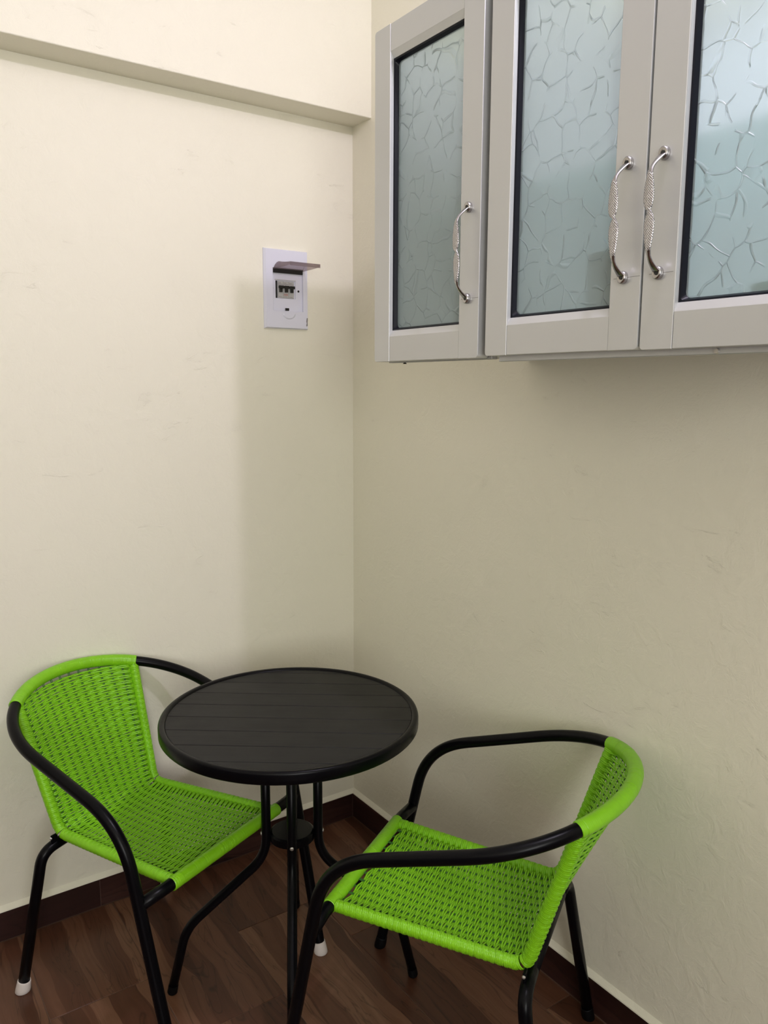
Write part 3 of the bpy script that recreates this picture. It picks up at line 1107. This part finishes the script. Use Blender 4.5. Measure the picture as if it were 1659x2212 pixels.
def warp_mesh():
    bm_ = bmesh.new()
    for i, u in enumerate(WARPS):
        for d in (-0.0019, 0.0019):
            pts, nr = [], []
            kk = 110
            for j in range(kk + 1):
                s = LT * j / kk
                base = surf(u, s)
                base.x += d
                pts.append(base)
                nr.append(surf_n(u, s))
            # tie on to the front tube and to the back rail
            fx = pts[0].x
            pts[0] = Vector((fx, -0.214, 0.417 + R_W * 0.7))
            nr[0] = nr[1]
            j_ = min(range(iw, NF - iw), key=lambda q: abs(full[q].x - pts[-1].x))
            end = full[j_].copy()
            pts += [pts[-1].lerp(end, 0.55) + Vector((0, -0.003, 0)), end + Vector((0, -R_W * 0.5, -R_W * 0.5))]
            nr += [nr[-1], nr[-1]]
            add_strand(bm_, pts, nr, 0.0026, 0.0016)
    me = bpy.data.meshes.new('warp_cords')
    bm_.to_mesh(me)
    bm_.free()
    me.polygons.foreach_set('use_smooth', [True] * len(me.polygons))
    me.materials.append(GREEN_SHADED)
    return me

def wrap_mesh(name, path, r0, pitch=PITCH_S, seg=16, seed=1, amp=0.00062):
    """cord wound round a tube: one rounded rib per turn, a few turns standing apart"""
    rnd = random.Random(seed)
    path = resample(path, pitch / 3.0)
    rad = []
    wide = 0.0
    for i in range(len(path)):
        ph = i % 3
        if ph == 0:
            wide = 0.0006 if rnd.random() < 0.07 else 0.0
            hgt_ = rnd.uniform(-0.00015, 0.00015)
        rad.append(r0 + hgt_ - (amp + wide * 1.6 if ph == 0 else 0.0))
    bm_ = bmesh.new()
    add_tube(bm_, path, rad, seg)
    me = bpy.data.meshes.new(name)
    bm_.to_mesh(me)
    bm_.free()
    me.polygons.foreach_set('use_smooth', [True] * len(me.polygons))
    me.materials.append(GREEN)
    return me

def tube_mesh(name, path, r, material, seg=18, fr_=None, caps=True):
    bm_ = bmesh.new()
    add_tube(bm_, [Vector(p_) for p_ in path], r, seg, caps, fr_)
    me = bpy.data.meshes.new(name)
    bm_.to_mesh(me)
    bm_.free()
    me.polygons.foreach_set('use_smooth', [True] * len(me.polygons))
    me.materials.append(material)
    return me

mir = lambda pth: [Vector((-p_.x, p_.y, p_.z)) for p_ in pth]
front_leg = full[:ib + 1]
arm_p = full[ib:iw + 2]
FR = frames(full)
full_m = mir(full)
FRM = frames(full_m)
back_p = full[iw - 1:NF - iw + 1]
rear_leg_path = round_corner([(0.125, 0.196, 0.372), (0.196, 0.198, 0.366), (0.236, 0.254, 0.004)], (0.036,), 10)
cross_path = [(0.126, 0.196, 0.372), (-0.126, 0.196, 0.372)]
leg_at_seat = min(full[:ib + 6], key=lambda p_: abs(p_.z - 0.417))
front_cross = [Vector((leg_at_seat.x - 0.004, leg_at_seat.y, 0.415)), Vector((0.20, -0.213, 0.417)), Vector((-0.20, -0.213, 0.417)),
               Vector((-leg_at_seat.x + 0.004, leg_at_seat.y, 0.415))]
SEAM = 0.022 + 4 * PITCH_S * round((s_bend - 0.022) / (4 * PITCH_S)) + 1e-6
front_wrap = [Vector((0.178, -0.214, 0.417)), Vector((-0.178, -0.214, 0.417))]
seat_rail_p = [rail_at(s) for s in [0.012 + (s_bend - 0.022) * i / 40 for i in range(41)]]
back_rail_p = [rail_at(s) for s in [s_bend + 0.004 + (LT - s_bend - 0.012) * i / 40 for i in range(41)]]

def cap_mesh(name, pth, material, flare=1.0):
    """rubber cap fitted over the last bit of a leg"""
    p0, p1 = Vector(pth[0]), Vector(pth[1])          # p0 = foot end
    d = (p1 - p0).normalized()
    base = Vector((p0.x, p0.y, 0.0))
    up_ = Vector((d.x, d.y, d.z))
    bm_ = bmesh.new()
    prev = None
    seg = 20
    for h_, r in ((0.0, 0.0165), (0.002, 0.0180), (0.010, 0.0176), (0.028, 0.0158), (0.0305, 0.0150), (0.0305, 0.0132)):
        c = base + up_ * h_
        r = 0.0132 + (r - 0.0132) * flare
        tilt = min(1, h_ / 0.02)
        ax = Vector((0, 0, 1)).lerp(up_, tilt).normalized()
        e1 = ax.cross(Vector((0, 1, 0))).normalized()
        e2 = ax.cross(e1)
        rg = [bm_.verts.new(c + (e1 * math.cos(2 * math.pi * j / seg) + e2 * math.sin(2 * math.pi * j / seg)) * r) for j in range(seg)]
        if prev:
            for j in range(seg):
                bm_.faces.new((prev[j], prev[(j + 1) % seg], rg[(j + 1) % seg], rg[j]))
        else:
            bm_.faces.new(list(reversed(rg)))
        prev = rg
    bmesh.ops.recalc_face_normals(bm_, faces=bm_.faces)
    me = bpy.data.meshes.new(name)
    bm_.to_mesh(me)
    bm_.free()
    me.polygons.foreach_set('use_smooth', [True] * len(me.polygons))
    me.materials.append(material)
    return me

def bracket_mesh():
    bm_ = bmesh.new()
    add_box(bm_, (-0.009, -0.003, -0.013), (0.009, 0.003, 0.013), 0.0025, 2)
    me = bpy.data.meshes.new('bracket')
    bm_.to_mesh(me)
    bm_.free()
    me.materials.append(BLACK)
    return me
def rivet_mesh():
    bm_ = bmesh.new()
    bmesh.ops.create_uvsphere(bm_, u_segments=10, v_segments=6, radius=0.0035)
    me = bpy.data.meshes.new('rivet')
    bm_.to_mesh(me)
    bm_.free()
    me.materials.append(SCREW_L)
    return me

rear_foot_dir = [rear_leg_path[-1], rear_leg_path[-3]]
front_foot_dir = [full[0], full[4]]
chair_parts = [
    ('leg', tube_mesh('front_leg', front_leg, R_T, BLACK, 18, FR[:ib + 1], False)),
    ('leg', tube_mesh('front_leg', mir(front_leg), R_T, BLACK, 18, FRM[:ib + 1], False)),
    ('leg', tube_mesh('rear_leg', rear_leg_path, R_T, BLACK)),
    ('leg', tube_mesh('rear_leg', mir(rear_leg_path), R_T, BLACK)),
    ('armrest', tube_mesh('armrest', arm_p, R_T, BLACK, 18, FR[ib:iw + 2], False)),
    ('armrest', tube_mesh('armrest', mir(arm_p), R_T, BLACK, 18, FRM[ib:iw + 2], False)),
    ('rear_crossbar', tube_mesh('rear_crossbar', cross_path, R_T, BLACK)),
    ('front_crossbar', tube_mesh('front_crossbar', front_cross, R_T, BLACK)),
    ('front_wrap', wrap_mesh('front_wrap', front_wrap, R_W, seed=2, amp=0.0003)),
    ('backrest_rail', wrap_mesh('backrest_rail', back_p, R_W + 0.0004, seed=3, amp=0.0003)),
    ('seat_rail', wrap_mesh('seat_rail', seat_rail_p, R_C - 0.0010, seed=4)),
    ('seat_rail', wrap_mesh('seat_rail', mir(seat_rail_p), R_C - 0.0010, seed=5)),
    ('backrest_upright', wrap_mesh('backrest_upright', back_rail_p, R_C - 0.0010, seed=6)),
    ('backrest_upright', wrap_mesh('backrest_upright', mir(back_rail_p), R_C - 0.0010, seed=7)),
    ('seat_weave', weft_mesh('seat_weave', 0.022, SEAM)),
    ('backrest_weave', weft_mesh('backrest_weave', SEAM, LT - 0.004)),
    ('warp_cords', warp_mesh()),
]
LABELS = {'seat_weave': 'lime green woven cord seat', 'backrest_weave': 'lime green woven cord backrest',
          'backrest_rail': 'lime green cord wound round the top rail', 'front_wrap': 'lime green cord wound round the front bar'}
BRACKET, RIVET = bracket_mesh(), rivet_mesh()
def make_chair(loc, fwd_deg, label, cap_mat, cap_label):
    rz = math.radians(fwd_deg) + math.pi / 2          # local -y is the chair's front
    c = empty('woven_armchair', (loc[0], loc[1], 0), rz)
    tag(c, label, 'chair', 'green woven chairs at the bistro table')
    for nm, me in chair_parts:
        o = link_mesh(nm, me, None, c)
        if nm in LABELS:
            o['label'] = LABELS[nm]
    for i, (d_, s) in enumerate(((front_foot_dir, 1), (front_foot_dir, -1), (rear_foot_dir, 1), (rear_foot_dir, -1))):
        dd = [Vector((p_[0] * s, p_[1], p_[2])) for p_ in d_]
        o = link_mesh('foot_cap', cap_mesh('foot_cap', dd, cap_mat, 1.0 if cap_mat is CAP else 0.4), None, c)
        o['label'] = cap_label
    for s in (1, -1):
        b = link_mesh('bracket', BRACKET, None, c, (s * 0.166, 0.192, 0.386))
        link_mesh('rivet', RIVET, None, b, (s * 0.009, 0, 0.006))
    return c
make_chair((-0.792, -0.364), -65.64, 'green woven chair with white foot caps, backed against the wall under the electric panel',
           CAP, 'white rubber foot cap')
make_chair((-0.365, -0.977), 120.92, 'green woven chair under the wall cabinets, its back turned to the right wall',
           BLACK_PLASTIC, 'black rubber foot cap')
